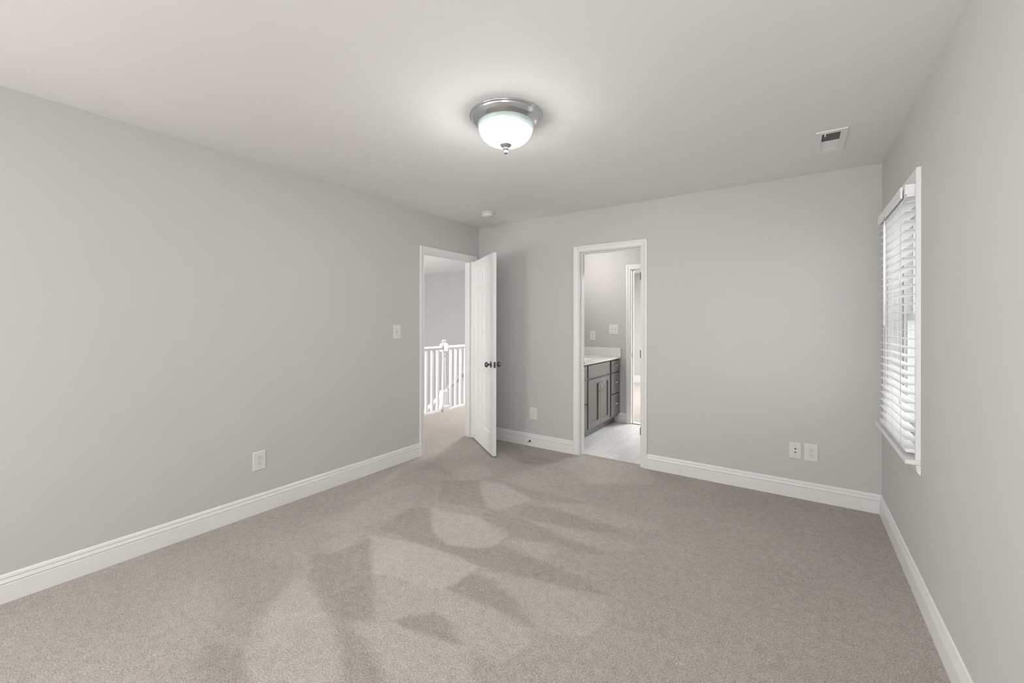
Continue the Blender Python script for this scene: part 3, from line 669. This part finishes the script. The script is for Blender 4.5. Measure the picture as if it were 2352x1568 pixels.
def front(name, y0, y1, z0, z1, shaker=False):
    mb = MB()
    if not shaker: mb.box((VF, y0, z0), (VF + DT, y1, z1), bev=.002)
    else:
        w = .058; slab(mb, y0, y1, z0, z1, [(y0 + w, y1 - w, z0 + w, z1 - w)], 0, DT, wx(VF)); mb.box((VF + .001, y0 + w - .004, z0 + w - .004), (VF + .009, y1 - w + .004, z1 - w + .004))
    return mb.build(name, M_cab, vc)
for y0, y1 in ((4.080, 4.403), (5.152, 5.456)):
    for z0, z1 in ((.690, .836), (.412, .674), (.122, .398)):
        d = front('drawer', y0, y1, z0, z1); pull(d, ((y0 + y1) / 2, (z0 + z1) / 2 + (.012 if z1 > .5 else .02)), False)
front('false_drawer_front', 4.437, 5.098, .690, .836)
dl = front('door', 4.437, 4.790, .115, .668, True); pull(dl, (4.760, .562), True, .115)
dr = front('door', 4.794, 5.098, .115, .668, True); pull(dr, (4.832, .562), True, .115)
# countertop with integral oval sink, back and side splash
tp = empty('countertop', (VF - .25, (V0 + V1) / 2, .8565), 'white bathroom countertop with sink and splash on the grey vanity', 'countertop')
CX0, CX1, CY0, CY1, CZ = BATH_L + .001, -1.952, V0 - .012, BATH_Y - .001, .876
sc_ = ((CX0 + CX1) / 2 + .01, 4.76)
nx, ny = 44, 90; vs = []; fs = []
for j in range(ny + 1):
    for i in range(nx + 1):
        x = CX0 + (CX1 - CX0) * i / nx; y = CY0 + (CY1 - CY0) * j / ny
        r = math.hypot((x - sc_[0]) / .165, (y - sc_[1]) / .225); z = CZ
        if r < 1: z -= .13 * (1 - r ** 2.2) ** .8
        vs.append((x, y, z))
for j in range(ny):
    for i in range(nx):
        a = j * (nx + 1) + i; fs.append((a, a + 1, a + nx + 2, a + nx + 1))
mb = MB(); mb.add(vs, fs, True)
mb.box((CX1 - .001, CY0, .8565), (CX1 + .0005, CY1, CZ - .0002)); mb.box((CX0, CY0, .8565), (CX0 + .19 * 0 + .06, CY1, CZ - .002)); mb.box((CX1 - .05, CY0, .8565), (CX1, CY1, CZ - .001)); mb.box((CX0, CY0 - .0005, .8565), (CX1, CY0 + .002, CZ - .0002))
mb.build('counter_slab', M_counter, tp)
mb = MB(); mb.box((CX0 + .02, BATH_Y - .020, CZ - .001), (CX1, BATH_Y - .001, .992), bev=.003); mb.build('side_splash', M_counter, tp)
mb = MB(); mb.box((CX0, CY0, CZ - .001), (CX0 + .019, BATH_Y - .021, .992), bev=.003); mb.build('back_splash', M_counter, tp)

# ------------------------------------------------------------------ hall railing
RX = -4.398
sr = empty('stair_railing', (RX, 4.64, 0), 'level white railing with square balusters and newel post along the hall edge', 'railing')
ny_ = 4.640
RP = [(-.018, .922), (.018, .922), (.018, .935), (.031, .945), (.033, .958), (.026, .970), (.010, .977), (-.010, .977), (-.026, .970), (-.033, .958), (-.031, .945), (-.018, .935)]
for a, b in ((2.2, ny_ - .044), (ny_ + .044, 6.86)):
    MB().sweep(RP, [[(RX + q[0], y, q[1]) for q in RP] for y in (a, b)]).build('handrail', M_trim, sr)
mb = MB(); mb.box((RX - .034, 2.2, 0), (RX + .034, 6.86, .022)); mb.box((RX - .022, 2.2, .022), (RX + .022, 6.86, .036)); mb.build('base_rail', M_trim, sr)
def frust(mb, x, y, a, b, z0, z1):
    vs = [(x - a, y - a, z0), (x + a, y - a, z0), (x + a, y + a, z0), (x - a, y + a, z0), (x - b, y - b, z1), (x + b, y - b, z1), (x + b, y + b, z1), (x - b, y + b, z1)]
    mb.add(vs, [(3, 2, 1, 0), (4, 5, 6, 7)] + [(k, (k + 1) % 4, 4 + (k + 1) % 4, 4 + k) for k in range(4)])
mb = MB()
frust(mb, RX, ny_, .060, .060, 0, .075); frust(mb, RX, ny_, .060, .048, .075, .090); frust(mb, RX, ny_, .0445, .0445, .090, .300); frust(mb, RX, ny_, .0445, .034, .300, .314)
NT = [(.030, .312), (.035, .318), (.035, .326), (.027, .332), (.031, .342), (.032, .40), (.024, .80), (.022, .835), (.030, .842), (.030, .850), (.023, .856), (.023, .872), (.033, .882), (.033, .890)]
mb.lathe(NT, 24, xf=lambda q: Vector((RX, ny_, 0)) + Vector(q))
frust(mb, RX, ny_, .034, .0445, .888, .900); frust(mb, RX, ny_, .0445, .0445, .900, 1.000); frust(mb, RX, ny_, .0445, .028, 1.000, 1.022)
mb.lathe([(.026, 1.020), (.028, 1.026), (.019, 1.032), (.018, 1.036), (.028, 1.042), (.033, 1.050), (.028, 1.061), (.013, 1.068), (0, 1.069)], 24, xf=lambda q: Vector((RX, ny_, 0)) + Vector(q))
mb.build('newel_post', M_trim, sr)
ysb = [ny_ - .133 - .113 * k for k in range(20)] + [ny_ + .149 + .113 * k for k in range(19)]
for y in sorted(ysb):
    if 2.25 < y < 6.82:
        mb = MB(); mb.box((RX - .0155, y - .0155, .034), (RX + .0155, y + .0155, .925)); mb.build('baluster', M_trim, sr)
# sloped rail on the stairs beyond
SX_ = -5.30; sl = .556; zr = lambda y: -.145 + sl * (y - 5.197)
s2 = empty('stair_railing', (SX_, 5.5, -1.0), 'sloping white stair railing seen through the hall balusters', 'railing')
MB().sweep(RP, [[(SX_ + q[0] * 1.2, y, (q[1] - .977) * 1.35 + .017 + zr(y)) for q in RP] for y in (3.6, 6.60)]).build('handrail', M_trim, s2)
for k in range(24):
    y = 3.7 + .122 * k
    mb = MB(); mb.box((SX_ - .0155, y - .0155, zr(y) - .86), (SX_ + .0155, y + .0155, zr(y) - .03)); mb.build('baluster', M_trim, s2)
BS = [(-.03, -.90), (.03, -.90), (.03, -.86), (-.03, -.86)]
MB().sweep(BS, [[(SX_ + q[0], y, q[1] + zr(y)) for q in BS] for y in (3.6, 6.60)]).build('base_rail', M_trim, s2)
# the flight itself
mb = MB(); k = 0; y = 3.3
while y < 6.8:
    z = zr(y + .14) - 1.55; mb.box((-6.45, y, z - .30), (SX_ + .04, y + .28, z)); y += .28
struct(mb.build('stairs', M_hall))
